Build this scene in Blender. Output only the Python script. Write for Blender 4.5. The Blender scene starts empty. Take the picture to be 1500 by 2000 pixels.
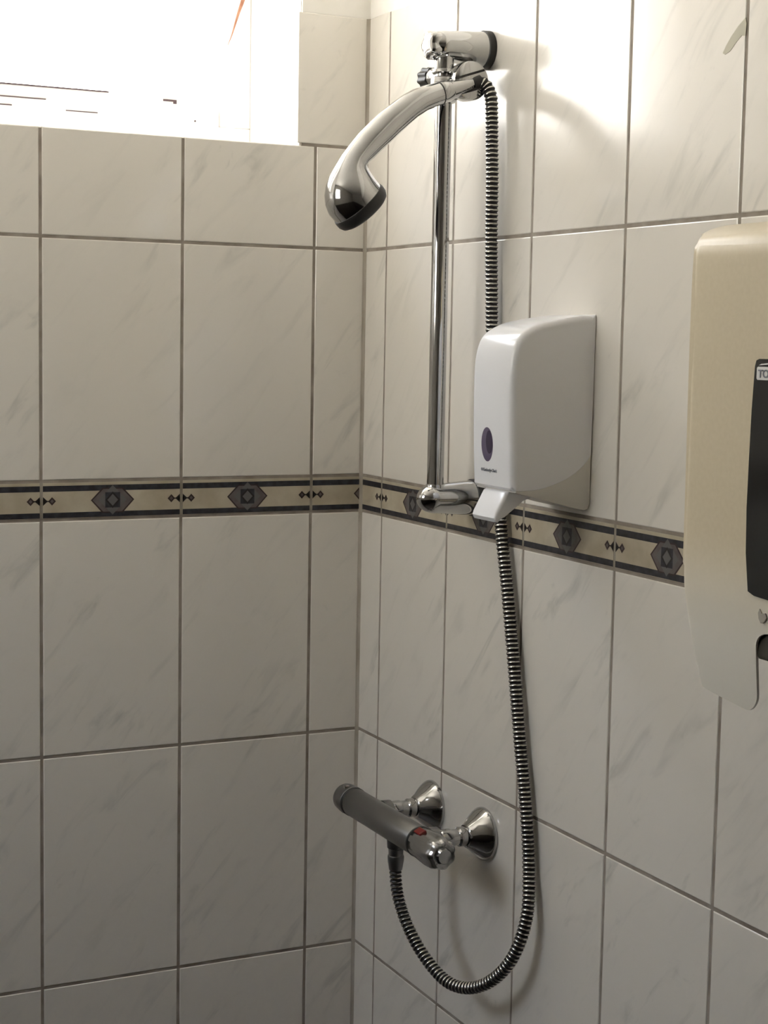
import bpy, bmesh, math
from mathutils import Vector, Matrix
PI = math.pi
Z0 = 1.80                      # height of the reference grout line above the floor
S = bpy.context.scene
COL = S.collection

# ---------------------------------------------------------------- materials
def mat(name, color, rough=0.5, metal=0.0, ior=1.5, coat=0.0, emit=None):
    m = bpy.data.materials.new(name); m.use_nodes = True
    b = m.node_tree.nodes['Principled BSDF']
    b.inputs['Base Color'].default_value = (*color, 1)
    b.inputs['Roughness'].default_value = rough
    b.inputs['Metallic'].default_value = metal
    b.inputs['IOR'].default_value = ior
    b.inputs['Coat Weight'].default_value = coat
    return m

def noise_tint(m, c1, c2, scale, lo=0.35, hi=0.65, bump=0.0, detail=4):
    nt = m.node_tree; N = nt.nodes; L = nt.links; b = N['Principled BSDF']
    tc = N.new('ShaderNodeTexCoord'); n = N.new('ShaderNodeTexNoise'); r = N.new('ShaderNodeValToRGB')
    n.inputs['Scale'].default_value = scale; n.inputs['Detail'].default_value = detail
    r.color_ramp.elements[0].position = lo; r.color_ramp.elements[0].color = (*c1, 1)
    r.color_ramp.elements[1].position = hi; r.color_ramp.elements[1].color = (*c2, 1)
    L.new(tc.outputs['Object'], n.inputs['Vector']); L.new(n.outputs['Fac'], r.inputs['Fac'])
    L.new(r.outputs['Color'], b.inputs['Base Color'])
    if bump:
        bp = N.new('ShaderNodeBump'); bp.inputs['Strength'].default_value = bump; bp.inputs['Distance'].default_value = 0.001
        L.new(n.outputs['Fac'], bp.inputs['Height']); L.new(bp.outputs['Normal'], b.inputs['Normal'])
    return m

def marble_tile():
    m = mat('marbled_tile_glaze', (0.8, 0.78, 0.74), 0.16, ior=1.68)
    nt = m.node_tree; N = nt.nodes; L = nt.links; b = N['Principled BSDF']
    tc = N.new('ShaderNodeTexCoord'); sp = N.new('ShaderNodeSeparateXYZ'); geo = N.new('ShaderNodeNewGeometry')
    L.new(tc.outputs['Object'], sp.inputs[0])
    def math_(op, a, bb):
        n = N.new('ShaderNodeMath'); n.operation = op
        for i, v in enumerate((a, bb)):
            if isinstance(v, (int, float)): n.inputs[i].default_value = v
            else: L.new(v, n.inputs[i])
        return n.outputs[0]
    h = math_('SUBTRACT', sp.outputs['X'], sp.outputs['Y'])       # runs along either wall
    z = sp.outputs['Z']
    rnd = geo.outputs['Random Per Island']
    th = math.radians(50)
    along = math_('ADD', math_('MULTIPLY', h, math.cos(th)), math_('MULTIPLY', z, math.sin(th)))
    across = math_('SUBTRACT', math_('MULTIPLY', z, math.cos(th)), math_('MULTIPLY', h, math.sin(th)))
    off = math_('MULTIPLY', rnd, 37.0)
    def field(sa, sc, scale, detail, rough, seed):
        c = N.new('ShaderNodeCombineXYZ')
        L.new(math_('MULTIPLY', along, sa), c.inputs[0]); L.new(math_('MULTIPLY', across, sc), c.inputs[1])
        L.new(math_('ADD', off, seed), c.inputs[2])
        n = N.new('ShaderNodeTexNoise'); n.inputs['Scale'].default_value = scale
        n.inputs['Detail'].default_value = detail; n.inputs['Roughness'].default_value = rough
        n.inputs['Distortion'].default_value = 0.6
        L.new(c.outputs[0], n.inputs['Vector']); return n.outputs['Fac']
    def ramp(f, lo, hi, a=0.0, bb=1.0):
        r = N.new('ShaderNodeMapRange'); r.interpolation_type = 'SMOOTHSTEP'
        r.inputs['From Min'].default_value = lo; r.inputs['From Max'].default_value = hi
        r.inputs['To Min'].default_value = a; r.inputs['To Max'].default_value = bb
        L.new(f, r.inputs['Value']); return r.outputs[0]
    v1 = ramp(field(1.0, 4.2, 9.0, 4, 0.55, 3.0), 0.50, 0.80)      # streaky veins
    v2 = ramp(field(1.0, 2.2, 3.2, 2, 0.5, 11.0), 0.42, 0.68)      # where the veins gather
    blot = ramp(field(1.0, 1.6, 26.0, 3, 0.6, 21.0), 0.62, 0.78)   # small blotches
    vein = math_('ADD', math_('MULTIPLY', math_('MULTIPLY', v1, math_('ADD', v2, 0.25)), 0.62), math_('MULTIPLY', math_('MULTIPLY', blot, v2), 0.35))
    mix = N.new('ShaderNodeMixRGB'); mix.inputs[1].default_value = (0.78, 0.748, 0.69, 1); mix.inputs[2].default_value = (0.47, 0.47, 0.44, 1)
    L.new(vein, mix.inputs[0])
    L.new(mix.outputs[0], b.inputs['Base Color'])
    wv = N.new('ShaderNodeTexNoise'); wv.inputs['Scale'].default_value = 14; wv.inputs['Detail'].default_value = 1
    L.new(tc.outputs['Object'], wv.inputs['Vector'])
    bp = N.new('ShaderNodeBump'); bp.inputs['Strength'].default_value = 0.25; bp.inputs['Distance'].default_value = 0.0015
    L.new(wv.outputs['Fac'], bp.inputs['Height']); L.new(bp.outputs['Normal'], b.inputs['Normal'])
    return m

M_TILE = marble_tile()
M_GROUT = noise_tint(mat('cement_grout', (0.3, 0.27, 0.23), 0.9), (0.25, 0.215, 0.18), (0.37, 0.33, 0.285), 30, bump=0.3)
M_BGROUT = noise_tint(mat('pale_cement_grout', (0.34, 0.31, 0.26), 0.9), (0.27, 0.24, 0.19), (0.36, 0.33, 0.28), 30, bump=0.3)
M_PLASTER = noise_tint(mat('painted_plaster', (0.85, 0.83, 0.78), 0.8), (0.84, 0.82, 0.77), (0.89, 0.87, 0.83), 18, bump=0.15)
M_DIMWALL = noise_tint(mat('room_wall_paint', (0.5, 0.48, 0.44), 0.8), (0.40, 0.385, 0.355), (0.44, 0.42, 0.39), 6)
M_UNSEENDARK = noise_tint(mat('unseen_dark_paint', (0.1, 0.09, 0.08), 0.5), (0.045, 0.04, 0.033), (0.06, 0.055, 0.045), 5)  # dark paint added to unseen lower walls to cut bounce light
M_FLOOR = noise_tint(mat('floor_tile_dark', (0.2, 0.19, 0.17), 0.4), (0.04, 0.036, 0.03), (0.06, 0.055, 0.045), 9)
M_BCREAM = noise_tint(mat('border_cream', (0.56, 0.5, 0.38), 0.3), (0.40, 0.345, 0.25), (0.56, 0.51, 0.40), 24, 0.3, 0.7)
M_NAVY = noise_tint(mat('border_navy', (0.02, 0.022, 0.03), 0.3), (0.012, 0.012, 0.016), (0.045, 0.047, 0.06), 90, 0.35, 0.75)
M_MAUVE = noise_tint(mat('border_mauve', (0.16, 0.14, 0.14), 0.3), (0.10, 0.082, 0.08), (0.15, 0.128, 0.125), 60)
M_GREYD = mat('border_grey', (0.13, 0.127, 0.127), 0.3)
M_BLACKP = mat('border_black', (0.012, 0.010, 0.010), 0.3)
M_REDDK = mat('border_dark_outline', (0.035, 0.018, 0.018), 0.3)
M_CHROME = noise_tint(mat('polished_chrome', (0.5, 0.5, 0.5), 0.075, 1.0), (0.49, 0.49, 0.49), (0.53, 0.53, 0.53), 40)
M_CHROME_D = mat('satin_chrome', (0.27, 0.27, 0.27), 0.32, 1.0)
M_KNOB = mat('knob_chrome', (0.42, 0.42, 0.42), 0.17, 1.0)
M_RUBBER = mat('black_rubber', (0.012, 0.012, 0.012), 0.45)
M_HOSEM = mat('hose_metal', (0.62, 0.61, 0.57), 0.25, 1.0)
M_HOSEB = mat('hose_black', (0.010, 0.009, 0.009), 0.4)
M_WPLAS = mat('glossy_white_plastic', (0.79, 0.80, 0.83), 0.16)
M_WPLAS2 = mat('white_plastic_base', (0.72, 0.71, 0.67), 0.3)
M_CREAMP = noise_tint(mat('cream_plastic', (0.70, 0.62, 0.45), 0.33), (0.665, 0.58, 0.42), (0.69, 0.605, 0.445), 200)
def paler_bottom(m):                                     # cream above, blending to off-white towards the bottom
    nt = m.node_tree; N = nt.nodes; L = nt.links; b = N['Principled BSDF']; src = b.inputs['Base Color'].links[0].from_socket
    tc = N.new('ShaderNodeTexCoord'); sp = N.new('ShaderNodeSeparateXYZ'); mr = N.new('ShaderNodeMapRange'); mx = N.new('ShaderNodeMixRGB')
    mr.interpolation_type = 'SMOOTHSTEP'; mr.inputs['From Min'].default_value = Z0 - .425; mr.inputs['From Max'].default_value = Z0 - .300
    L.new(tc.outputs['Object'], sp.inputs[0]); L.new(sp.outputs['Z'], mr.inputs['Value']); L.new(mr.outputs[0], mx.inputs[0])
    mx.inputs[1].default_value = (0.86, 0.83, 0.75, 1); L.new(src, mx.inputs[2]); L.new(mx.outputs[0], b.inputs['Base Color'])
paler_bottom(M_CREAMP)
M_SMOKE = mat('smoked_black_plastic', (0.010, 0.010, 0.010), 0.12)
M_DARKIN = mat('dark_inside', (0.06, 0.058, 0.045), 0.6)
M_VIOLET = mat('violet_grey_window', (0.11, 0.09, 0.15), 0.12)
M_VIOLETD = mat('dark_violet_liquid', (0.035, 0.025, 0.06), 0.15)
M_GREYINK = mat('grey_ink', (0.20, 0.21, 0.24), 0.5)
M_PALEINK = mat('pale_grey_ink', (0.40, 0.375, 0.32), 0.5)
M_LABELW = mat('white_label', (0.80, 0.80, 0.78), 0.4)
M_RED = mat('red_button', (0.16, 0.006, 0.006), 0.25)
M_FRAME = mat('white_window_paint', (0.88, 0.86, 0.84), 0.4)
M_GASKET = mat('brown_gasket', (0.10, 0.065, 0.07), 0.6)
M_SLIVER = noise_tint(mat('brown_sliver', (0.12, 0.05, 0.025), 0.8), (0.28, 0.12, 0.07), (0.42, 0.22, 0.14), 60)
M_SMEAR = mat('plaster_smear', (0.55, 0.53, 0.43), 0.7)
M_CAULK = noise_tint(mat('corner_caulk', (0.42, 0.38, 0.32), 0.7), (0.33, 0.29, 0.23), (0.47, 0.43, 0.37), 12)
def glass_mat():
    m = bpy.data.materials.new('window_glass'); m.use_nodes = True; N = m.node_tree.nodes; L = m.node_tree.links
    N.remove(N['Principled BSDF']); out = N['Material Output']
    t = N.new('ShaderNodeBsdfTransparent'); g = N.new('ShaderNodeBsdfGlossy'); g.inputs['Roughness'].default_value = 0.02
    x = N.new('ShaderNodeMixShader'); x.inputs[0].default_value = 0.06
    L.new(t.outputs[0], x.inputs[1]); L.new(g.outputs[0], x.inputs[2]); L.new(x.outputs[0], out.inputs[0]); return m
M_GLASS = glass_mat()

# ---------------------------------------------------------------- helpers
def mesh_obj(name, bm, mats, parent=None, smooth=False, loc=None):
    me = bpy.data.meshes.new(name)
    bmesh.ops.recalc_face_normals(bm, faces=bm.faces[:])
    bm.to_mesh(me); bm.free()
    for m in (mats if isinstance(mats, (list, tuple)) else [mats]): me.materials.append(m)
    if smooth:
        for p in me.polygons: p.use_smooth = True
        try: me.set_sharp_from_angle(angle=math.radians(38 if smooth is True else smooth))
        except Exception: pass
    o = bpy.data.objects.new(name, me); COL.objects.link(o)
    if parent is not None:
        o.parent = parent; o.location = -parent.location
    return o
def struct(o): o['kind'] = 'structure'; return o
def root(name, loc, label, cat, group=None):
    o = bpy.data.objects.new(name, None); COL.objects.link(o); o.location = loc; o.empty_display_size = 0.03
    o['label'] = label; o['category'] = cat
    if group: o['group'] = group
    return o
def box(bm, a, b, mi=0, bevel=0.0):
    v = [bm.verts.new((x, y, z)) for x in (a[0], b[0]) for y in (a[1], b[1]) for z in (a[2], b[2])]
    fs = [bm.faces.new([v[i] for i in q]) for q in ((0,1,3,2),(4,6,7,5),(0,4,5,1),(2,3,7,6),(0,2,6,4),(1,5,7,3))]
    for f in fs: f.material_index = mi
    if bevel:
        es = list({e for f in fs for e in f.edges})
        bmesh.ops.bevel(bm, geom=es, offset=bevel, segments=3, affect='EDGES', profile=0.5)
    return fs
def frame(d):
    d = Vector(d).normalized(); up = Vector((0, 0, 1)) if abs(d.z) < 0.9 else Vector((1, 0, 0))
    a = d.cross(up).normalized(); return d, a, a.cross(d).normalized()
def lathe(bm, prof, origin, axis, n=40, mi=0, lobes=0, amp=0.0, lobe_rng=None, caps=True):
    """prof: list of (distance along axis, radius)"""
    o = Vector(origin); d, a, b = frame(axis); rings = []
    for t, r in prof:
        ring = []
        for k in range(n):
            th = 2 * PI * k / n; rr = r
            if lobes and (lobe_rng is None or lobe_rng[0] <= t <= lobe_rng[1]): rr = r * (1 + amp * math.cos(lobes * th))
            ring.append(bm.verts.new(o + d * t + (a * math.cos(th) + b * math.sin(th)) * rr))
        rings.append(ring)
    for r0, r1 in zip(rings, rings[1:]):
        for k in range(n):
            f = bm.faces.new((r0[k], r0[(k + 1) % n], r1[(k + 1) % n], r1[k])); f.material_index = mi
    if caps:
        for r in (rings[0], rings[-1]):
            try: bm.faces.new(r).material_index = mi
            except ValueError: pass
def dome(t0, t1, r0, n=8):     # quarter ellipse profile points closing at the end
    return [(t0 + (t1 - t0) * math.sin(PI / 2 * i / n), max(r0 * math.cos(PI / 2 * i / n), 0.0002)) for i in range(1, n + 1)]
def catmull(P, step):
    P = [Vector(p) for p in P]; P = [P[0] * 2 - P[1]] + P + [P[-1] * 2 - P[-2]]
    out = []
    for i in range(1, len(P) - 2):
        p0, p1, p2, p3 = P[i-1:i+3]
        t0 = 0; t1 = t0 + (p1-p0).length ** .5; t2 = t1 + (p2-p1).length ** .5; t3 = t2 + (p3-p2).length ** .5
        for k in range(40):
            t = t1 + (t2 - t1) * k / 40
            A1 = p0*((t1-t)/(t1-t0)) + p1*((t-t0)/(t1-t0)); A2 = p1*((t2-t)/(t2-t1)) + p2*((t-t1)/(t2-t1)); A3 = p2*((t3-t)/(t3-t2)) + p3*((t-t2)/(t3-t2))
            B1 = A1*((t2-t)/(t2-t0)) + A2*((t-t0)/(t2-t0)); B2 = A2*((t3-t)/(t3-t1)) + A3*((t-t1)/(t3-t1))
            out.append(B1*((t2-t)/(t2-t1)) + B2*((t-t1)/(t2-t1)))
    out.append(P[-2])
    res = [out[0]]; acc = 0.0
    for a, b in zip(out, out[1:]):
        L = (b - a).length
        while L > 0 and acc + L >= step:
            k = (step - acc) / L; a = a + (b - a) * k; res.append(a.copy()); L = (b - a).length; acc = 0.0
        acc += L
    return res
def text_mesh(body, size, name, mats, parent, M, bold=0.0, extrude=0.0002):
    cu = bpy.data.curves.new(name, 'FONT'); cu.body = body; cu.size = size; cu.extrude = extrude; cu.offset = bold
    t = bpy.data.objects.new('tmp', cu); COL.objects.link(t)
    me = bpy.data.meshes.new_from_object(t, depsgraph=bpy.context.evaluated_depsgraph_get())
    bpy.data.objects.remove(t)
    me.transform(M); me.materials.clear(); me.materials.append(mats)
    o = bpy.data.objects.new(name, me); COL.objects.link(o); o.parent = parent; o.location = -parent.location
    return o

# ---------------------------------------------------------------- tiled walls
P_ = 0.203; TH = 0.3352; BH = 0.0535; A_ = 0.0828; B_ = 0.0695; SILL = 0.1481; WX = -0.1118; TOPW = 0.70
rows = {'top': (0, TH), 'r1': (-TH, 0), 'r3': (-2*TH-BH, -TH-BH), 'r4': (-3*TH-BH, -2*TH-BH), 'r5': (-4*TH-BH, -3*TH-BH), 'r6': (-Z0, -4*TH-BH)}
G = 0.0022                                           # half a grout joint
def tile(bm, wall, h0, h1, z0, z1, t=0.006):
    """h is the run along the wall: x (negative) on the window wall, -y on the shower wall"""
    if h1 - h0 < 0.006 or z1 - z0 < 0.006: return
    loops = []
    for ins, dep in ((0, t), (0, 0.0009), (0.0005, 0.0003), (0.0013, 0.0)):
        q = []
        for h, z in ((h0+ins, z0+ins), (h1-ins, z0+ins), (h1-ins, z1-ins), (h0+ins, z1-ins)):
            q.append(bm.verts.new((h, dep, z + Z0) if wall == 'L' else (dep, -h, z + Z0)))
        loops.append(q)
    for a, b in zip(loops, loops[1:]):
        for k in range(4): bm.faces.new((a[k], a[(k+1) % 4], b[(k+1) % 4], b[k]))
    bm.faces.new(loops[-1])
def splits(lo, hi, first):
    c = [lo]; x = first
    xs = []
    while x < hi: xs.append(x); x += P_
    x = first - P_
    while x > lo: xs.append(x); x -= P_
    return sorted([v for v in xs if lo < v < hi])

LX0, RY = -1.60, 3.30                                # room extents
bm = bmesh.new()
cl = [LX0] + splits(LX0, 0, -A_) + [0.0]
for k, (z0, z1) in rows.items():
    if k == 'top':
        zt = SILL
    for h0, h1 in zip(cl, cl[1:]):
        a, b = h0 + G, h1 - (G if h1 < 0 else 0.0035)
        if k == 'top': tile(bm, 'L', a, b, z0 + G, SILL - G)
        else: tile(bm, 'L', a, b, z0 + G, z1 - G)
tile(bm, 'L', WX, -0.0035, SILL + G, TH)             # tall tile between window and corner
tile_L = mesh_obj('tiling', bm, M_TILE)
bm = bmesh.new()
cr = [0.0] + splits(0, RY, B_) + [RY]
for k, (z0, z1) in rows.items():
    for h0, h1 in zip(cr, cr[1:]):
        tile(bm, 'R', h0 + (G if h0 > 0 else 0.0012), h1 - G, z0 + G, z1 - (G if k != 'top' else 0))
tile_R = mesh_obj('tiling', bm, M_TILE)

# wall cores (with the window opening) : grout-coloured bed, plaster above the tiles
D = 0.30
def wall_back():
    bm = bmesh.new(); wr = -0.1055; wl = -0.74; wt = 0.655; zs = SILL - 0.0035; g = 0.0010
    def q(x0, x1, z0, z1, y0, mi): box(bm, (x0, y0, z0 + Z0), (x1, D, z1 + Z0), mi)
    q(LX0 - .1, 0.20, -Z0 - .1, zs, g, 0)            # below the window
    q(wr, 0.20, zs, TH, g, 0)                        # right of the window, tiled
    q(wr, 0.20, TH, TOPW + .1, 0.003, 1)             # plaster above
    q(LX0 - .1, wl, zs, TOPW + .1, 0.003, 1)
    q(wl, wr, wt, TOPW + .1, 0.003, 1)
    # plastered reveal skins (right jamb, sill board)
    box(bm, (wr - 0.0015, 0.0065, zs + Z0), (wr, D, wt + Z0), 1)
    box(bm, (wl, 0.0045, zs + Z0), (wr, D, zs + 0.002 + Z0), 1)
    return mesh_obj('wall_back', bm, [M_GROUT, M_PLASTER])
wb = struct(wall_back()); tile_L.parent = wb
bm = bmesh.new(); g = 0.0010
box(bm, (g, -RY - .1, -.1), (0.2, g, TH + Z0)); box(bm, (0.003, -RY - .1, TH + Z0), (0.2, 0.003, TOPW + Z0 + .1), 1)
wr_ = struct(mesh_obj('wall_right', bm, [M_GROUT, M_PLASTER])); tile_R.parent = wr_
bm = bmesh.new(); W2 = (-0.80, -0.24, 1.68, 2.30); xa, xb = LX0 - .1, LX0  # left wall, with an opening for the added fill window
box(bm, (xa, -RY - .1, 1.25), (xb, W2[0], TOPW + Z0 + .1)); box(bm, (xa, W2[1], 1.25), (xb, 0.0, TOPW + Z0 + .1))
box(bm, (xa, W2[0], 1.25), (xb, W2[1], W2[2])); box(bm, (xa, W2[0], W2[3]), (xb, W2[1], TOPW + Z0 + .1))
box(bm, (LX0 - .1, -RY - .1, -.1), (LX0, 0.0, 1.2499), 1); struct(mesh_obj('wall_left', bm, [M_DIMWALL, M_UNSEENDARK]))
bm = bmesh.new(); box(bm, (LX0, -RY - .1, 1.25), (0, -RY, TOPW + Z0 + .1)); box(bm, (LX0, -RY - .1, -.1), (0, -RY, 1.2499), 1); struct(mesh_obj('wall_front', bm, [M_DIMWALL, M_UNSEENDARK]))
bm = bmesh.new(); box(bm, (LX0 - .1, -RY - .1, -.1), (.2, D, 0)); struct(mesh_obj('floor', bm, M_FLOOR))
bm = bmesh.new(); box(bm, (LX0 - .1, -RY - .1, TOPW + Z0), (.2, D, TOPW + Z0 + .1)); struct(mesh_obj('ceiling', bm, M_PLASTER))

bm = bmesh.new(); xa, xb = LX0 - .07, LX0 - .03          # small window added on the unseen side to let in fill light
for y0, y1, z0, z1 in ((W2[0], W2[1], W2[2], W2[2] + .04), (W2[0], W2[1], W2[3] - .04, W2[3]), (W2[0], W2[0] + .04, W2[2] + .0401, W2[3] - .0401), (W2[1] - .04, W2[1], W2[2] + .0401, W2[3] - .0401)):
    box(bm, (xa, y0, z0), (xb, y1, z1))
w2 = struct(mesh_obj('added_fill_window', bm, M_FRAME))
bm = bmesh.new(); box(bm, (LX0 - .052, W2[0] + .04, W2[2] + .04), (LX0 - .048, W2[1] - .04, W2[3] - .04)); mesh_obj('window_pane', bm, M_GLASS, w2)
# smear of dried plaster on the shower wall
bm = bmesh.new()
def outline_R(pts, x0, x1, bm, mi=0):
    f = [bm.verts.new((x0, y, z)) for y, z in pts]; b = [bm.verts.new((x1, y, z)) for y, z in pts]
    bm.faces.new(f).material_index = mi; bm.faces.new(b[::-1]).material_index = mi
    for i in range(len(pts)):
        bm.faces.new((f[i], f[(i+1) % len(pts)], b[(i+1) % len(pts)], b[i])).material_index = mi
sm = [(-.8440, .1660), (-.8500, .1735), (-.8580, .1815), (-.8680, .1895), (-.8790, .1960), (-.8810, .1900), (-.8800, .1780), (-.8740, .1790), (-.8660, .1740), (-.8560, .1660), (-.8480, .1640)]
outline_R([(y, z + Z0) for y, z in sm], -0.0004, 0.0002, bm)
mesh_obj('plaster_smear', bm, M_SMEAR, wr_)

bm = bmesh.new()
v = [[bm.verts.new((x, y, z)) for x, y in ((-.0042, .001), (-.0040, -.0002), (-.0022, -.0012), (-.0012, -.0022), (-.0002, -.0040), (.001, -.0042), (.001, .001))] for z in (0, TH + Z0)]
bm.faces.new(v[0]); bm.faces.new(v[1][::-1])
for i in range(7): bm.faces.new((v[0][i], v[0][(i+1) % 7], v[1][(i+1) % 7], v[1][i]))
mesh_obj('corner_joint', bm, M_CAULK, wb)

# ---------------------------------------------------------------- printed border tiles
def clip(poly, lo, hi):
    for s, lim in ((1, lo), (-1, -hi)):
        out = []
        for i in range(len(poly)):
            p, q = poly[i], poly[(i+1) % len(poly)]
            a, b = s*p[0] - lim, s*q[0] - lim
            if a >= 0: out.append(p)
            if (a >= 0) != (b >= 0):
                t = a / (a - b); out.append((p[0] + (q[0]-p[0])*t, p[1] + (q[1]-p[1])*t))
        poly = out
        if len(poly) < 3: return []
    return poly
def border(wall, name, parent):
    bm = bmesh.new(); zt = -TH - 0.0021; zb = -TH - BH + 0.0021; zc = zt - 0.0253
    hs = [(LX0 if wall == 'L' else 0)] + splits(LX0 if wall == 'L' else 0, 0 if wall == 'L' else RY, -A_ if wall == 'L' else B_) + [0 if wall == 'L' else RY]
    def put(poly, lo, hi, lift, mi):
        poly = clip(poly, lo, hi)
        if len(poly) < 3: return
        d = -lift
        bm.faces.new([bm.verts.new((h, d, z + Z0) if wall == 'L' else (d, -h, z + Z0)) for h, z in poly]).material_index = mi
    for h0, h1 in zip(hs, hs[1:]):
        lo, hi = h0 + G, h1 - G
        if h1 >= 0 and wall == 'L': hi = -0.002
        if h0 == 0 and wall == 'R': lo = 0.0015
        # body slab
        a = (lo, 0.005, zb + Z0); b = (hi, 0.0, zt + Z0)
        if wall == 'L': box(bm, a, b, 0)
        else: box(bm, (0.0, -hi, zb + Z0), (0.005, -lo, zt + Z0), 0)
        mid = (h0 + P_/2) if abs(h1 - h0) > P_*0.9 else ((h0 + P_/2) if wall == 'L' else (h1 - P_/2))
        R = lambda x0, x1, z0, z1: [(x0, z0), (x1, z0), (x1, z1), (x0, z1)]
        Dm = lambda cx, cz, rx, rz: [(cx-rx, cz), (cx, cz-rz), (cx+rx, cz), (cx, cz+rz)]
        put(R(lo, hi, zt-.0120, zt-.0040), lo, hi, .0001, 1)
        put(R(lo, hi, zb+.0004, zb+.0079), lo, hi, .0001, 1)
        hexo = [(-.0315, 0), (-.0150, -.0180), (.0150, -.0180), (.0315, 0), (.0150, .0170), (-.0150, .0170)]
        hexi = [(-.0290, 0), (-.0135, -.0165), (.0135, -.0165), (.0290, 0), (.0135, .0155), (-.0135, .0155)]
        put([(mid+x, zc+z) for x, z in hexo], lo, hi, .0002, 4)
        put([(mid+x, zc+z) for x, z in hexi], lo, hi, .0003, 2)
        put(Dm(mid, zc, .0205, .0208), lo, hi, .0004, 3)
        put(R(mid-.0108, mid+.0108, zc-.0108, zc+.0108), lo, hi, .0005, 1)
        put(Dm(mid, zc, .0110, .0118), lo, hi, .0006, 5)
        put(Dm(mid, zc, .0078, .0084), lo, hi, .0007, 3)
        for jx in (mid - P_/2, mid + P_/2):
            for s in (-1, 1):
                put(Dm(jx + s*.0015, zc, .0075, .0068), lo, hi, .0002, 5)
                put(R(jx + s*.0095 - .003, jx + s*.0095 + .003, zc-.0008, zc+.0008), lo, hi, .0003, 5)
                put(Dm(jx + s*.0150, zc, .0055, .0058), lo, hi, .0003, 4)
                put(Dm(jx + s*.0150, zc, .0026, .0028), lo, hi, .0004, 2)
    # pale joints of the border
    o = mesh_obj(name, bm, [M_BCREAM, M_NAVY, M_MAUVE, M_GREYD, M_REDDK, M_BLACKP]); struct(o)
    bm = bmesh.new()
    for h in hs[1:-1] + [0.0]:
        if h == 0.0 and wall == 'L': continue
        w0, w1 = (h-G, h+G)
        if wall == 'L': box(bm, (w0, 0.0004, zb + Z0), (w1, 0.005, zt + Z0))
        else: box(bm, (0.0004, -w1 if h else -0.0015, zb + Z0), (0.005, -w0 if h else 0.0, zt + Z0))
    j = mesh_obj('joints', bm, M_BGROUT, o)
    return o
border('L', 'trim_1', None); border('R', 'trim_2', None)

# ---------------------------------------------------------------- window
def window():
    bm = bmesh.new(); y0, y1 = 0.20, 0.25; zb, zt = SILL, 0.655; xl, xr = -0.74, -0.107
    W = lambda x0, x1, z0, z1, a=y0, b=y1: box(bm, (x0, a, z0 + Z0), (x1, b, z1 + Z0), 0, 0.002)
    W(xl, xr, zb, 0.19); W(xl, xr, zt-.04, zt); W(xl, xl+.045, .1901, zt-.0401); W(xr-.05, xr, .1901, zt-.0401)
    f = struct(mesh_obj('window_1', bm, M_FRAME))
    bm = bmesh.new(); a, b = y0 - .004, y1 - .01
    for x0, x1, z0, z1 in ((xl+.04, -.160, .186, .228), (xl+.04, -.160, .61, .64), (xl+.04, xl+.09, .228, .61)):
        box(bm, (x0, a, z0 + Z0), (x1, b, z1 + Z0), 0, 0.002)
    mesh_obj('sash', bm, M_FRAME, f)
    bm = bmesh.new()
    box(bm, (-.65, a-.0012, .2270+Z0), (-.335, a+.01, .2290+Z0))
    box(bm, (xl+.09, a-.0012, .2090+Z0), (-.430, a+.01, .2105+Z0))
    box(bm, (-.250, a-.0012, .2215+Z0), (-.229, a+.01, .2243+Z0)); box(bm, (-.234, a-.0012, .2185+Z0), (-.229, a+.01, .2215+Z0))
    box(bm, (-.400, a-.0012, .1955+Z0), (-.352, a+.01, .1967+Z0)); box(bm, (xl+.09, a-.0012, .1970+Z0), (-.480, a+.01, .1985+Z0))
    box(bm, (-.200, a-.0012, .1940+Z0), (-.198, a+.01, .1965+Z0))
    mesh_obj('gasket', bm, M_GASKET, f)
    bm = bmesh.new(); box(bm, (xl+.09, 0.222, .228+Z0), (-.157, 0.225, .61+Z0)); mesh_obj('window_pane', bm, M_GLASS, f)
    return f
window()
# thin brown sliver in the window recess
bm = bmesh.new()
tw = [(-.1508, .185, .3117), (-.1448, .1855, .3260), (-.1384, .186, .3457), (-.1320, .1865, .3654), (-.1262, .187, .3813), (-.1180, .1875, .42), (-.1130, .188, .50)]
pts = catmull([Vector((x, y, z + Z0)) for x, y, z in tw], .004); n = len(pts); prev = None
for i, p in enumerate(pts):
    r = 0.0004 + 0.0034 * min(1, i / n * 2.2); ring = [bm.verts.new(p + Vector((r*math.cos(a), r*.5*math.sin(a), 0))) for a in [2*PI*k/8 for k in range(8)]]
    if prev:
        for k in range(8): bm.faces.new((prev[k], prev[(k+1) % 8], ring[(k+1) % 8], ring[k]))
    else: bm.faces.new(ring)
    prev = ring
bm.faces.new(prev)
t = mesh_obj('brown_sliver', bm, M_SLIVER, smooth=True)
t['label'] = 'thin reddish brown sliver in the corner of the bright window recess'; t['category'] = 'twig'

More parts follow.
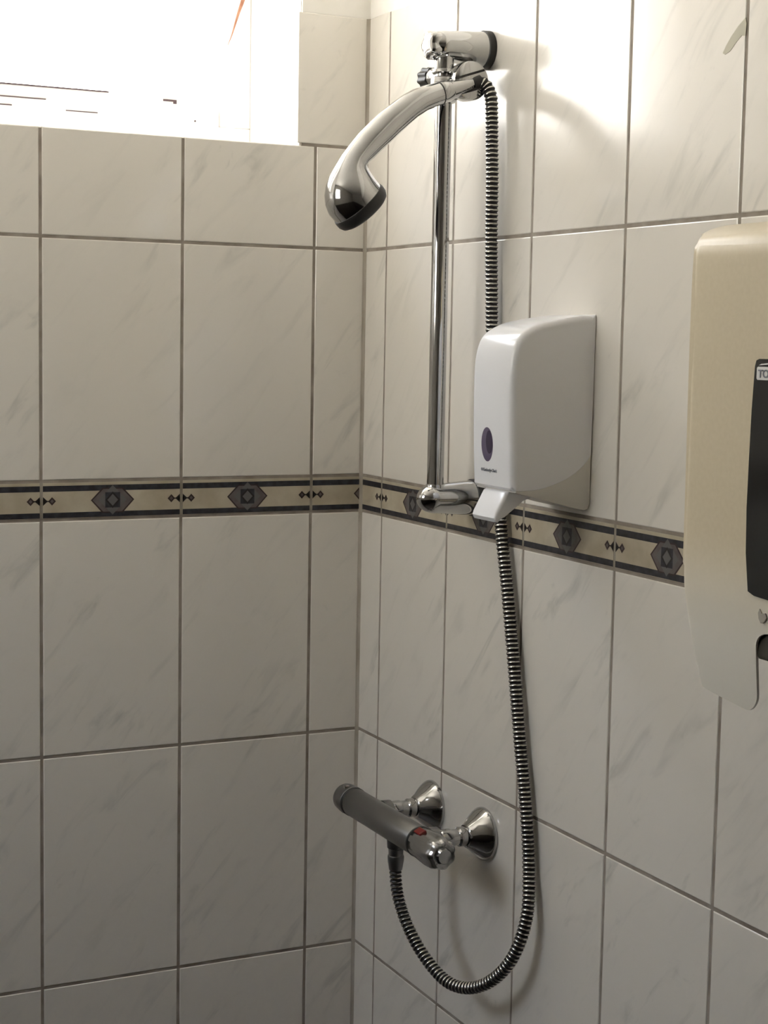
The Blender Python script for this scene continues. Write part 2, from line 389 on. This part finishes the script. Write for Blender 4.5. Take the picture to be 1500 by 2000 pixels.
# ---------------------------------------------------------------- shower rail
RX, RYY = -0.0627, -0.355
BZ, TZ = -0.336 + Z0, 0.2391 + Z0
rail = root('shower_rail', (0, RYY, BZ - .02), 'tall chrome shower riser rail with two wall brackets beside the tiled corner', 'shower rail')
bm = bmesh.new(); lathe(bm, [(0, .0110), (TZ - BZ, .0110)], (RX, RYY, BZ), (0, 0, 1), 48); mesh_obj('rail_tube', bm, M_CHROME, rail, True)
def bracket(z, up):
    bm = bmesh.new()
    prof = [(.0080, .0222), (.0088, .0228), (.0130, .0227), (.0220, .0222), (.0320, .0214), (.0420, .0206), (.0500, .0199), (.0580, .0193), (.0640, .0191)] + dome(.0640, .0880, .0191, 14)
    lathe(bm, prof, (0, RYY, z), (-1, 0, 0), 56)
    s = 1 if up else -1
    if not up:                                       # upper bracket: stub and flange below
        lathe(bm, [(0.010, .0128), (.0205, .0125), (.0290, .0128), (.0300, .0152), (.0335, .0156), (.0350, .0146), (.0352, .0112)], (RX, RYY, z), (0, 0, s), 40)
    else:
        lathe(bm, [(0.010, .0128), (.0178, .0125), (.0190, .0120)], (RX, RYY, z), (0, 0, s), 40)
    b = mesh_obj('bracket', bm, M_CHROME, rail, True)
    bm = bmesh.new(); lathe(bm, [(0, .0240), (.0008, .0246), (.0092, .0243), (.0100, .0232)], (0, RYY, z), (-1, 0, 0), 48)
    rg = mesh_obj('rubber_ring', bm, M_RUBBER, rail, True); rg.parent = b; rg.location = (0, 0, 0)
    rg['label'] = 'black rubber ring'
    # notched chrome end cap
    bm = bmesh.new()
    if not up:
        lathe(bm, [(.0700, .0110), (.0745, .0165), (.0830, .0170), (.0875, .0150), (.0895, .0100), (.0898, .003)], (0, RYY, z), (-1, 0, 0), 60, lobes=5, amp=.11, lobe_rng=(.073, .0896))
        c = mesh_obj('end_cap', bm, M_CHROME, rail, True); c.parent = b; c.location = (0, 0, 0)
    else: bm.free()
    return b
bracket(BZ, True); bracket(TZ, False)
# slider with the cone holder
bm = bmesh.new(); zs = .168 + Z0
lathe(bm, [(0, .0135), (.002, .0168), (.004, .0175), (.028, .0175), (.031, .0165), (.033, .0125)], (RX, RYY, zs), (0, 0, 1), 48)
lathe(bm, [(0, .0150), (.018, .0140), (.030, .0135)], (RX + .004, RYY, zs + .0175), (.25, -1, .1), 36)
sl = mesh_obj('slider', bm, M_CHROME, rail, True)
bm = bmesh.new()
lathe(bm, [(0, .016), (.002, .0225), (.006, .0245), (.022, .0248), (.0255, .0238), (.0265, .0222)], (-.0395, -.3605, .1945 + Z0), (0, -1, 0), 56)
h = mesh_obj('handset_holder', bm, M_CHROME, rail, True)
bm = bmesh.new()
ax = Vector((.0466, 0, .0157)).normalized()
for s in (-1, 1):
    c = Vector((-.0395, -.3872, .1925 + Z0)) + Vector((-ax.z, 0, ax.x)) * (s * .0098)
    v = []
    for u, w in ((-.0215, -.0014), (.0215, -.0014), (.0215, .0014), (-.0215, .0014)):
        v.append(c + ax * u + Vector((-ax.z, 0, ax.x)) * w)
    f = [bm.verts.new(p) for p in v]; b2 = [bm.verts.new(p + Vector((0, .004, 0))) for p in v]
    bm.faces.new(f); bm.faces.new(b2)
    for i in range(4): bm.faces.new((f[i], f[(i+1) % 4], b2[(i+1) % 4], b2[i]))
li = mesh_obj('holder_liner', bm, M_RUBBER, rail); li.parent = h; li.location = (0, 0, 0)
bm = bmesh.new()
lathe(bm, [(-.016, .0100), (.006, .0105), (.0095, .0118), (.0105, .0110)], (RX + .002, RYY + .021, .2035 + Z0), (.0, 1, .06), 32)
stem = mesh_obj('knob_stem', bm, M_CHROME, rail, True)
bm = bmesh.new()
lathe(bm, [(.0105, .0100), (.012, .0125), (.018, .0128), (.030, .0142), (.0320, .0125), (.0325, .004)], (RX + .002, RYY + .021, .2035 + Z0), (.0, 1, .06), 60, lobes=9, amp=.07)
k = mesh_obj('slider_knob', bm, M_RUBBER, rail, True); k['label'] = 'black knurled knob'

# ---------------------------------------------------------------- hand shower
HY = -0.382
hs = root('hand_shower', (-.15, HY, .13 + Z0), 'curved chrome hand shower with black spray rim, resting in the rail holder', 'hand shower')
sec = [((-.0869, .1896), (-.0754, .1630), .0144), ((-.1040, .1840), (-.0880, .1580), .0150), ((-.1201, .1782), (-.1004, .1522), .0160), ((-.1350, .1695), (-.1145, .1425), .0165),
       ((-.1481, .1594), (-.1272, .1315), .0170), ((-.1640, .1475), (-.1395, .1205), .0175), ((-.1779, .1345), (-.1515, .1090), .0180), ((-.1920, .1205), (-.1635, .0985), .0182),
       ((-.2040, .1060), (-.1735, .0890), .0184), ((-.2145, .0920), (-.1805, .0835), .0192), ((-.2229, .0781), (-.1830, .0800), .0210), ((-.2300, .0655), (-.1820, .0775), .0240),
       ((-.2345, .0540), (-.1790, .0735), .0275), ((-.2362, .0410), (-.1755, .0690), .0310), ((-.2345, .0290), (-.1722, .0650), .0335), ((-.2290, .0175), (-.1695, .0620), .0350), ((-.2195, .0085), (-.1671, .0598), .0357)]
bm = bmesh.new(); prev = None; NS = 48
for (o_, i_, w) in sec:
    o3 = Vector((o_[0], HY, o_[1] + Z0)); i3 = Vector((i_[0], HY, i_[1] + Z0)); c = (o3 + i3) / 2; e = (o3 - i3) / 2 * .97
    ring = [bm.verts.new(c + e * math.cos(a) + Vector((0, w * math.sin(a), 0))) for a in [2*PI*k/NS for k in range(NS)]]
    if prev:
        for k in range(NS): bm.faces.new((prev[k], prev[(k+1) % NS], ring[(k+1) % NS], ring[k]))
    else: bm.faces.new(ring)
    prev = ring
bm.faces.new(prev)
mesh_obj('handle', bm, M_CHROME, hs, smooth=60)
mid = Vector((-.1933, HY, .03415 + Z0)); nrm = Vector((.70, 0, -.715)).normalized()
bm = bmesh.new(); lathe(bm, [(-.0012, .0345), (0, .0364), (.003, .0372), (.0090, .0368), (.0135, .0345), (.0160, .0300), (.0165, .0270), (.0150, .0260), (.0150, .001)], mid, nrm, 64)
r_ = mesh_obj('spray_rim', bm, M_RUBBER, hs, True); r_['label'] = 'black spray face and rim'
bm = bmesh.new(); d, a, b = frame(nrm)
for rr, cnt in ((.007, 6), (.014, 12), (.021, 18)):
    for k in range(cnt):
        th = 2*PI*k/cnt; lathe(bm, [(.0148, .0011), (.0168, .0009)], mid + a*rr*math.cos(th) + b*rr*math.sin(th), nrm, 8)
nz = mesh_obj('spray_nozzles', bm, M_RUBBER, hs); nz.parent = r_; nz.location = (0, 0, 0)
c0 = Vector((-.0812, HY, .1763 + Z0)); c1 = Vector((-.0346, HY, .1920 + Z0)); dv = (c1 - c0).normalized()
bm = bmesh.new(); lathe(bm, [(-.0015, .0130), (0, .0138), (.0012, .0142), (.0130, .0132), (.0138, .0126), (.0150, .0122), (.0240, .0106), (.0380, .0086), (.0478, .0078), (.0492, .0068)], c0, dv, 48)
mesh_obj('collar', bm, M_CHROME, hs, True)
bm = bmesh.new(); lathe(bm, [(-.0024, .0140), (-.0022, .0146), (-.0006, .0146), (-.0004, .0140)], c0, dv, 48)
mesh_obj('seal_ring', bm, M_RUBBER, hs, True)

# ---------------------------------------------------------------- hose
hp = [(-.0350, -.382, .1915), (-.0270, -.384, .1935), (-.0200, -.3880, .1890), (-.0160, -.3935, .1760), (-.0150, -.3955, .1530), (-.0150, -.3980, .1170), (-.0150, -.4010, .0700), (-.0135, -.3995, .0090),
      (-.0120, -.4010, -.0620), (-.0115, -.4040, -.1200), (-.0115, -.4180, -.2400), (-.0115, -.4395, -.3661), (-.0115, -.4588, -.4422), (-.0115, -.4803, -.5368), (-.0115, -.5003, -.6309),
      (-.0115, -.5214, -.7239), (-.0120, -.5309, -.7868), (-.0200, -.5420, -.8420), (-.0320, -.5290, -.8985), (-.0440, -.4950, -.9390), (-.0560, -.4570, -.9590), (-.0670, -.4230, -.9600), (-.0780, -.3830, -.9400),
      (-.0860, -.3500, -.9100), (-.0920, -.3310, -.8750), (-.0950, -.3270, -.8450), (-.0950, -.3265, -.8200)]
RP = 0.0058
pth = catmull([Vector((x, y, z + Z0)) for x, y, z in hp], RP / 6)
hose = root('shower_hose', (-.0115, -.45, -.45 + Z0), 'ribbed chrome and black flexible shower hose looping down the wall to the mixer', 'hose')
bm = bmesh.new(); NR = 18; prev = None; N0 = Vector((0, 1, 0)); L = len(pth)
for i in range(L - 1):
    p = pth[i]; tdir = (pth[min(i+1, L-1)] - pth[max(i-1, 0)]).normalized()
    N0 = (N0 - tdir * N0.dot(tdir)).normalized(); B0 = tdir.cross(N0); ph = i % 6
    r = (.0079, .0084, .0084, .0078, .0070, .0070)[ph]
    ring = [bm.verts.new(p + (N0 * math.cos(2*PI*k/NR) + B0 * math.sin(2*PI*k/NR)) * r) for k in range(NR)]
    if prev:
        for k in range(NR):
            f = bm.faces.new((prev[k], prev[(k+1) % NR], ring[(k+1) % NR], ring[k])); f.material_index = 0 if ph in (1, 2) else 1
    else: bm.faces.new(ring).material_index = 1
    prev = ring
bm.faces.new(prev).material_index = 1
mesh_obj('ribbed_hose', bm, [M_HOSEM, M_HOSEB], hose, smooth=50)
bm = bmesh.new(); d0 = (pth[6] - pth[0]).normalized(); lathe(bm, [(-.001, .0060), (0, .0088), (.008, .0090), (.010, .0086)], pth[0], d0, 32); n1 = mesh_obj('upper_sleeve', bm, M_RUBBER, hose, True); n1['label'] = 'black end sleeve'
bm = bmesh.new(); lathe(bm, [(0, .0105), (.002, .0112), (.008, .0108), (.018, .0092), (.020, .0088)], (-.095, -.3265, -.8165 + Z0), (0, 0, -1), 32); mesh_obj('lower_nut', bm, M_CHROME_D, hose, True)

# ---------------------------------------------------------------- thermostatic mixer
MX, MZ = -0.095, -0.779 + Z0
mix = root('shower_mixer', (0, -.325, MZ), 'grey chrome thermostatic bar mixer on two cone wall plates', 'mixer tap')
bm = bmesh.new(); Y = lambda y: -(y + .325)
lathe(bm, [(Y(-.196), .0190), (Y(-.1975), .0200), (Y(-.392), .0200), (Y(-.3935), .0190)], (MX, -.325, MZ), (0, -1, 0), 64)
for yy in (-.252, -.398):                            # bosses behind the barrel that take the unions
    lathe(bm, [(.018, .0155), (.0300, .0150), (.0310, .0140)], (MX - .002, yy + (.008 if yy < -.3 else 0), MZ), (1, 0, 0), 40)
lathe(bm, [(.014, .0125), (.0270, .0120), (.0285, .0105), (.0340, .0100), (.0400, .0098)], (MX, -.3265, MZ), (0, 0, -1), 36)
body = mesh_obj('mixer_body', bm, M_CHROME_D, mix, True)
bm = bmesh.new(); lathe(bm, [(Y(-.1905), .0193), (Y(-.1915), .0204), (Y(-.1950), .0206), (Y(-.1965), .0196)], (MX, -.325, MZ), (0, -1, 0), 64)
mesh_obj('seal_ring', bm, M_RUBBER, mix, True); bm = bmesh.new()
lathe(bm, [(Y(-.3930), .0196), (Y(-.3940), .0206), (Y(-.3965), .0206), (Y(-.3975), .0196)], (MX, -.325, MZ), (0, -1, 0), 64)
mesh_obj('seal_ring', bm, M_RUBBER, mix, True)
bm = bmesh.new(); lathe(bm, [(Y(-.1905), .0195), (Y(-.1895), .0205), (Y(-.1800), .0210), (Y(-.1650), .0196), (Y(-.1620), .0170), (Y(-.1610), .0120), (Y(-.1605), .001)], (MX, -.325, MZ), (0, -1, 0), 72, lobes=6, amp=.045, lobe_rng=(Y(-.1600), 9) if False else (-1, Y(-.1850)) if False else (Y(-.1800), Y(-.1600)))
fk = mesh_obj('flow_knob', bm, M_CHROME_D, mix, True)
bm = bmesh.new(); box(bm, (MX - .0105, -.1860, MZ + .0175), (MX - .0035, -.1775, MZ + .0222), 0, .0010)
fb = mesh_obj('knob_button', bm, M_CHROME, mix); fb.parent = fk; fb.location = (0, 0, 0)
bm = bmesh.new(); lathe(bm, [(Y(-.3975), .0192), (Y(-.3985), .0200), (Y(-.4200), .0204), (Y(-.4360), .0212), (Y(-.4500), .0206), (Y(-.4580), .0180), (Y(-.4610), .0150), (Y(-.4600), .0110), (Y(-.4640), .0090), (Y(-.4650), .001)], (MX, -.325, MZ), (0, -1, 0), 84, lobes=7, amp=.05, lobe_rng=(Y(-.4200) - .001, Y(-.4610) + .002))
tk = mesh_obj('temperature_knob', bm, M_KNOB, mix, True)
bm = bmesh.new(); rad = Matrix.Rotation(math.radians(-24), 4, 'Y')
box(bm, (-.0055, -.0085, .0185), (.0055, .0085, .0228), 0, .0012)
bmesh.ops.transform(bm, matrix=Matrix.Translation((MX, -.4110, MZ)) @ rad, verts=bm.verts[:])
rb = mesh_obj('red_button', bm, M_RED, mix); rb.parent = tk; rb.location = (0, 0, 0); rb['label'] = 'red temperature stop button'
for yy in (-.252, -.398):
    bm = bmesh.new(); lathe(bm, [(.0285, .0125), (.0300, .0130), (.0400, .0130), (.0415, .0118), (.0425, .0108), (.0520, .0108), (.0530, .0122), (.0660, .0122), (.0680, .0112)], (0, yy, MZ + .001), (-1, 0, 0), 36, lobes=6, amp=.02, lobe_rng=(.052, .067))
    mesh_obj('union', bm, M_CHROME, mix, 30)
    bm = bmesh.new(); lathe(bm, [(0, .0345), (.0010, .0352), (.0035, .0352), (.0060, .0345), (.0120, .0305), (.0200, .0235), (.0260, .0178), (.0290, .0160), (.0300, .0148), (.0302, .0120)], (0, yy, MZ + .001), (-1, 0, 0), 64)
    mesh_obj('wall_plate', bm, M_CHROME, mix, 55)

# ---------------------------------------------------------------- soap dispenser
DY0, DY1 = -.6262, -.5325
soap = root('soap_dispenser', (0, (DY0 + DY1) / 2, -.31 + Z0), 'white rounded wall soap dispenser with violet oval window, in front of the hose', 'soap dispenser')
def prism_y(bm, prof, y0, y1, bevel=0.0, segs=4, mi=0, sel=None):
    a = [bm.verts.new((x, y0, z + Z0)) for x, z in prof]; b = [bm.verts.new((x, y1, z + Z0)) for x, z in prof]
    f0 = bm.faces.new(a); f1 = bm.faces.new(b[::-1]); n = len(prof)
    side = [bm.faces.new((a[i], a[(i+1) % n], b[(i+1) % n], b[i])) for i in range(n)]
    if bevel:
        es = [e for e in list(f0.edges) + list(f1.edges) if (sel is None or sel(e))]
        bmesh.ops.bevel(bm, geom=es, offset=bevel, segments=segs, affect='EDGES', profile=0.5)
def round_prism(bm, prof, y0, y1, r, n, free):
    # profile swept along y whose two ends are rounded over by pulling the outline inwards
    m = len(prof); c = Vector((sum(p[0] for p in prof) / m, 0, sum(p[1] for p in prof) / m)); nor = []
    for i in range(m):
        a, b = prof[i - 1], prof[(i + 1) % m]; t = Vector((b[0] - a[0], 0, b[1] - a[1])).normalized(); q = Vector((t.z, 0, -t.x))
        if q.dot(c - Vector((prof[i][0], 0, prof[i][1]))) < 0: q = -q
        nor.append(q)
    sl = [(y0 + r * (1 - math.cos(PI / 2 * k / n)), r * (1 - math.sin(PI / 2 * k / n))) for k in range(n + 1)]
    sl += [(y1 - (y - y0), d) for y, d in reversed(sl)]
    rings = []
    for y, d0 in sl:
        ring = []
        for i, ((x, z), q) in enumerate(zip(prof, nor)):
            d = d0 if i < free else d0 * .12
            xx = x + q.x * d; zz = z + q.z * d
            if x > -.0025: xx = x
            ring.append(bm.verts.new((min(xx, -.0008), y, zz + Z0)))
        rings.append(ring)
    for a, b in zip(rings, rings[1:]):
        for i in range(m): bm.faces.new((a[i], a[(i + 1) % m], b[(i + 1) % m], b[i]))
    bm.faces.new(rings[0]); bm.faces.new(rings[-1][::-1])
def smooth_prof(P, n=6, closed_straight=()):
    return P
top = [(-.0010, -.0985), (-.0200, -.1000), (-.0451, -.1040), (-.0640, -.1075), (-.0780, -.1115), (-.0880, -.1160), (-.0965, -.1215), (-.1025, -.1285), (-.1065, -.1370), (-.1092, -.1480), (-.1105, -.1620), (-.1110, -.1800), (-.1105, -.2200), (-.1092, -.2600), (-.1072, -.3000)]
seam = [(-.1030, -.3018), (-.0900, -.3020), (-.0729, -.3009), (-.0540, -.2965), (-.0317, -.2880), (-.0150, -.2770), (-.0042, -.2660), (-.0010, -.2580)]
top = [(p.x, p.z) for p in catmull([Vector((x, 0, z)) for x, z in top], .0040)]
seam = [(p.x, p.z) for p in catmull([Vector((x, 0, z)) for x, z in seam], .005)]
bm = bmesh.new(); notback = lambda e: not all(v.co.x > -.0015 for v in e.verts)
round_prism(bm, top + seam, DY0, DY1, .0080, 8, len(top))
cov = mesh_obj('cover', bm, M_WPLAS, soap, smooth=35)
base = [(-.0005, -.1010), (-.0300, -.1050), (-.0900, -.1300), (-.1010, -.2950), (-.1020, -.3035), (-.0200, -.3235), (-.0080, -.3262), (-.0030, -.3245), (-.0005, -.3180)]
bm = bmesh.new(); prism_y(bm, base, DY0 + .0012, DY1 - .0012, .0015, 2); mesh_obj('base', bm, M_WPLAS2, soap, smooth=30)
# push lever
lev = [(-.0700, -.2990), (-.1010, -.3025), (-.1050, -.3050), (-.1180, -.3290), (-.1195, -.3340), (-.1170, -.3385), (-.1130, -.3395), (-.1060, -.3330), (-.0900, -.3160), (-.0700, -.3120)]
bm = bmesh.new(); prism_y(bm, [(x, z) for x, z in lev], -.6080, -.5540, .0040, 4); lv = mesh_obj('push_lever', bm, M_WPLAS, soap, smooth=35)
bm = bmesh.new(); lathe(bm, [(0, .0055), (.016, .0050), (.020, .0036)], (-.0880, -.581, -.312 + Z0), (-.2, 0, -1), 24); z_ = mesh_obj('spout', bm, M_DARKIN, soap, True); z_.parent = lv; z_.location = (0, 0, 0)
# violet oval window, slightly proud of the front face
def oval(bm, cy, cz, ry, rz, x, dx, mi=0, n=48):
    f = [bm.verts.new((x(cz + rz*math.sin(a)), cy + ry*math.cos(a), cz + rz*math.sin(a) + Z0)) for a in [2*PI*k/n for k in range(n)]]
    b = [bm.verts.new((v.co.x + dx, v.co.y, v.co.z)) for v in f]
    bm.faces.new(f).material_index = mi; bm.faces.new(b[::-1]).material_index = mi
    for i in range(n): bm.faces.new((f[i], f[(i+1) % n], b[(i+1) % n], b[i])).material_index = mi
fx = lambda z: -.1105 + max(0, (-.22 - z)) * .041 - .0004
bm = bmesh.new(); oval(bm, -.5705, -.2510, .0135, .0200, fx, .002)
w = mesh_obj('level_window', bm, M_VIOLET, soap); w.parent = cov; w.location = (0, 0, 0); w['label'] = 'violet oval level window'
bm = bmesh.new(); oval(bm, -.5755, -.2480, .0072, .0135, lambda z: fx(z) - .0003, .0005); ww = mesh_obj('liquid_shade', bm, M_VIOLETD, soap); ww.parent = cov; ww.location = (0, 0, 0)
def text_R(body, size, name, m, parent, y_left, z, x, bold=0, sx=1.0, shear=0.0):
    # readable from the room: text runs towards -y, faces -x
    M = Matrix(((0, 0, -1, x), (-sx, 0, 0, y_left), (0, 1, 0, z + Z0), (0, 0, 0, 1)))
    return text_mesh(body, size, name, m, parent, M, bold)
tm = text_R('Kimberly-Clark', .0052, 'lettering', M_GREYINK, soap, -.5600, -.2825, fx(-.282) - .0002, .00008); tm.parent = cov; tm.location = (0, 0, 0)
bm = bmesh.new(); oval(bm, -.5572, -.2808, .0018, .0018, lambda z: fx(z) - .0002, .0003); lg = mesh_obj('logo_mark', bm, M_GREYINK, soap); lg.parent = cov; lg.location = (0, 0, 0)

# ---------------------------------------------------------------- paper towel dispenser
TY1, TY0 = -.9405, -1.270
tow = root('paper_towel_dispenser', (0, -1.105, -.40 + Z0), 'large cream paper towel dispenser with black sight window, cut by right edge', 'paper towel dispenser')
TC = -1.105
bm = bmesh.new()
hp2 = [(0, -.0110), (-.0300, -.0125), (-.0660, -.0170), (-.0860, -.0235), (-.0960, -.0310), (-.0982, -.0400), (-.0982, -.3500), (-.0930, -.3700), (-.0860, -.3760), (0, -.3950)]
hp2 = [(p.x, p.z) for p in catmull([Vector((x, 0, z)) for x, z in hp2[:7]], .004)] + hp2[7:]
prism_y(bm, hp2, TY0 + .0005, TY1 - .0005, .0045, 3, sel=notback)
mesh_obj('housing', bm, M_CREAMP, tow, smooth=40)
def cov_x(z):                                        # depth of the front cover at height z
    if z > -.045: t = (z + .045) / .012; return -.1000 + .004 * max(0, t) ** 2
    if z > -.360: return -.1000
    t = (-.360 - z) / .10; return -.1000 + .0165 * min(t, 1.2) ** 1.4
def edge_y(z):                                       # half width at height z
    t = max(0, (-.345 - z) / .115); return .1645 - .0150 * t ** 1.5
ys = []
def half(u):                                          # bottom limit of the cover as a function of |y - TC|
    tip, inn = .078, .0625
    if u < inn: return -.4060 + .014 * math.sqrt(max(0, 1 - (u / inn) ** 6))
    if u < tip + .004: 
        t = (tip + .004 - u) / (tip + .004 - inn); return -.4735 + .020 * (1 - math.sqrt(max(0, 1 - t * t)))
    return -.4735 + (u - tip - .004) / (.1500 - tip - .004) * .0095
us = [0, .012, .024, .034, .042, .048, .053, .057, .0600, .0618, .06249, .06251, .0629, .0635, .0645, .066, .068, .070, .073, .076, .080, .090, .105, .120, .135, .145, .150, .155, .159, .162, .1640, .1645]
cols = [-u for u in reversed(us[1:])] + us
def lean(u, z): return .0115 * max(0.0, min(1.0, (z + .468) / .075)) * max(0.0, 1 - abs(u - .062) / .045)
bm = bmesh.new(); NZ = 60; fr = []; bk = []
for u in cols:
    s = 1 if u >= 0 else -1; au = abs(u); zb = half(au); c1, c2 = [], []
    for k in range(NZ + 1):
        z = -.0335 + (zb + .0335) * k / NZ
        e = edge_y(z); yy = TC + s * (au - lean(au, z))
        if au > .14: yy = TC + s * (.14 + (au - .14) * (e - .14) / .0245) if e > .14 else TC + s * (.14 - (.14 - e) * 1)
        dx = 0
        if au > .1565: dx = .008 * (1 - math.sqrt(max(0, 1 - ((au - .1565) / .008) ** 2)))
        zz = z - (.0036 * (1 - au / .1645) if k < 6 else 0) * (1 - k / 6 if k < 6 else 0)
        c1.append(bm.verts.new((cov_x(z) + dx, yy, zz + Z0))); c2.append(bm.verts.new((cov_x(z) + dx + .0026, yy, zz + Z0)))
    fr.append(c1); bk.append(c2)
for a, b in zip(range(len(cols) - 1), range(1, len(cols))):
    for k in range(NZ):
        bm.faces.new((fr[a][k], fr[b][k], fr[b][k+1], fr[a][k+1])); bm.faces.new((bk[a][k], bk[a][k+1], bk[b][k+1], bk[b][k]))
    bm.faces.new((fr[a][0], bk[a][0], bk[b][0], fr[b][0])); bm.faces.new((fr[a][NZ], fr[b][NZ], bk[b][NZ], bk[a][NZ]))
for c in (0, len(cols) - 1):
    for k in range(NZ): bm.faces.new((fr[c][k], fr[c][k+1], bk[c][k+1], bk[c][k]))
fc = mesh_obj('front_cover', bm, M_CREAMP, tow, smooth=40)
# paper slot housing seen through the arch
bm = bmesh.new()
box(bm, (-.0915, TC - .060, -.4200 + Z0), (-.030, TC + .060, -.3700 + Z0), 0, .006)
mesh_obj('paper_outlet', bm, M_DARKIN, tow, 50)
# sight window
bm = bmesh.new()
sw = [(.0560, -.1430), (.0600, -.1445), (.0618, -.1500), (.0640, -.1900), (.0650, -.2362), (.0655, -.2800), (.0640, -.3210), (.0590, -.3560), (.0500, -.3590), (.025, -.3605)]
prof = [(-u, z) for u, z in sw] + [(u, z) for u, z in reversed(sw)]
outline_R([(TC - u, z + Z0) for u, z in prof], -.1018, -.0985, bm)
sg = mesh_obj('sight_window', bm, M_SMOKE, tow); sg['label'] = 'smoked black sight window'
# small white logo label with grey letters
bm = bmesh.new()
lab = [(-1.0468, -.1513), (-1.0482, -.1500), (-1.0800, -.1500), (-1.0812, -.1513), (-1.0812, -.1608), (-1.0800, -.1620), (-1.0482, -.1620), (-1.0468, -.1608)]
outline_R([(y, z + Z0) for y, z in lab], -.1024, -.1012, bm)
outline_R([(y, z + Z0) for y, z in [(-1.0490, -.1488), (-1.0530, -.1474), (-1.064, -.1464), (-1.075, -.1474), (-1.079, -.1488), (-1.075, -.1486), (-1.064, -.1478), (-1.0530, -.1486)]], -.1024, -.1012, bm)
lb = mesh_obj('logo_label', bm, M_LABELW, tow); lb.parent = sg; lb.location = (0, 0, 0)
tt = text_R('TORK', .0100, 'lettering', M_GREYINK, tow, -1.0492, -.1597, -.1026, .00025, sx=1.05); tt.parent = sg; tt.location = (0, 0, 0)
# faint embossed pictogram under the window (a hand pulling paper)
bm = bmesh.new()
for pts in ([(-1.0620, -.3700), (-1.0650, -.3740), (-1.0700, -.3730), (-1.0720, -.3770), (-1.0690, -.3810), (-1.0640, -.3830), (-1.0610, -.3790), (-1.0600, -.3740)], [(-1.0740, -.3700), (-1.0860, -.3700), (-1.0860, -.3820), (-1.0740, -.3820)]):
    outline_R([(y, z + Z0) for y, z in pts], -.1002, -.0988, bm)
pg = mesh_obj('pictogram', bm, M_PALEINK, tow); pg.parent = fc; pg.location = (0, 0, 0)

# ---------------------------------------------------------------- sky, camera, output
w = bpy.data.worlds.new('sky'); S.world = w; w.use_nodes = True; nt = w.node_tree; N = nt.nodes; Lk = nt.links
bg = N['Background']; tc = N.new('ShaderNodeTexCoord'); sp = N.new('ShaderNodeSeparateXYZ'); cr_ = N.new('ShaderNodeValToRGB')
Lk.new(tc.outputs['Generated'], sp.inputs[0]); Lk.new(sp.outputs['Z'], cr_.inputs['Fac'])
mr = N.new('ShaderNodeMapRange'); mr.inputs['From Min'].default_value = -1; mr.inputs['From Max'].default_value = 1
Lk.new(sp.outputs['Z'], mr.inputs['Value']); Lk.new(mr.outputs[0], cr_.inputs['Fac'])
cr_.color_ramp.elements[0].position = 0.0; cr_.color_ramp.elements[0].color = (1.7, 1.6, 1.42, 1)
cr_.color_ramp.elements[1].position = 0.9; cr_.color_ramp.elements[1].color = (0.95, 1.08, 1.35, 1)
e = cr_.color_ramp.elements.new(0.46); e.color = (1.45, 1.38, 1.25, 1)
e = cr_.color_ramp.elements.new(0.52); e.color = (0.78, 0.75, 0.69, 1)
e = cr_.color_ramp.elements.new(0.68); e.color = (0.86, 0.855, 0.84, 1)
Lk.new(cr_.outputs['Color'], bg.inputs['Color']); bg.inputs['Strength'].default_value = 12.0

cam = bpy.data.cameras.new('camera'); co = bpy.data.objects.new('camera', cam); COL.objects.link(co); S.camera = co
r = Vector((0.89793334, -0.43974666, 0.01840109)); u = Vector((0.02874711, 0.10031598, 0.99454025)); d = Vector((0.43919168, 0.89250187, -0.1027185))
Mx = Matrix((( r.x, u.x, -d.x, -1.0712), (r.y, u.y, -d.y, -2.2553), (r.z, u.z, -d.z, -0.1327 + Z0), (0, 0, 0, 1)))
co.matrix_world = Mx
cam.sensor_fit = 'VERTICAL'; cam.sensor_height = 36.0; cam.sensor_width = 27.0; cam.lens = 3243.5 * 36 / 2000; cam.clip_start = 0.02
S.view_settings.view_transform = 'Standard'; S.view_settings.look = 'None'; S.view_settings.gamma = 1.0; S.view_settings.exposure = -0.02
S.view_settings.use_curve_mapping = False
S.cycles.use_denoising = True
S.cycles.max_bounces = 14; S.cycles.diffuse_bounces = 8; S.cycles.glossy_bounces = 6; S.cycles.transparent_max_bounces = 8
S.cycles.caustics_reflective = False; S.cycles.caustics_refractive = False
S.cycles.sample_clamp_indirect = 12.0
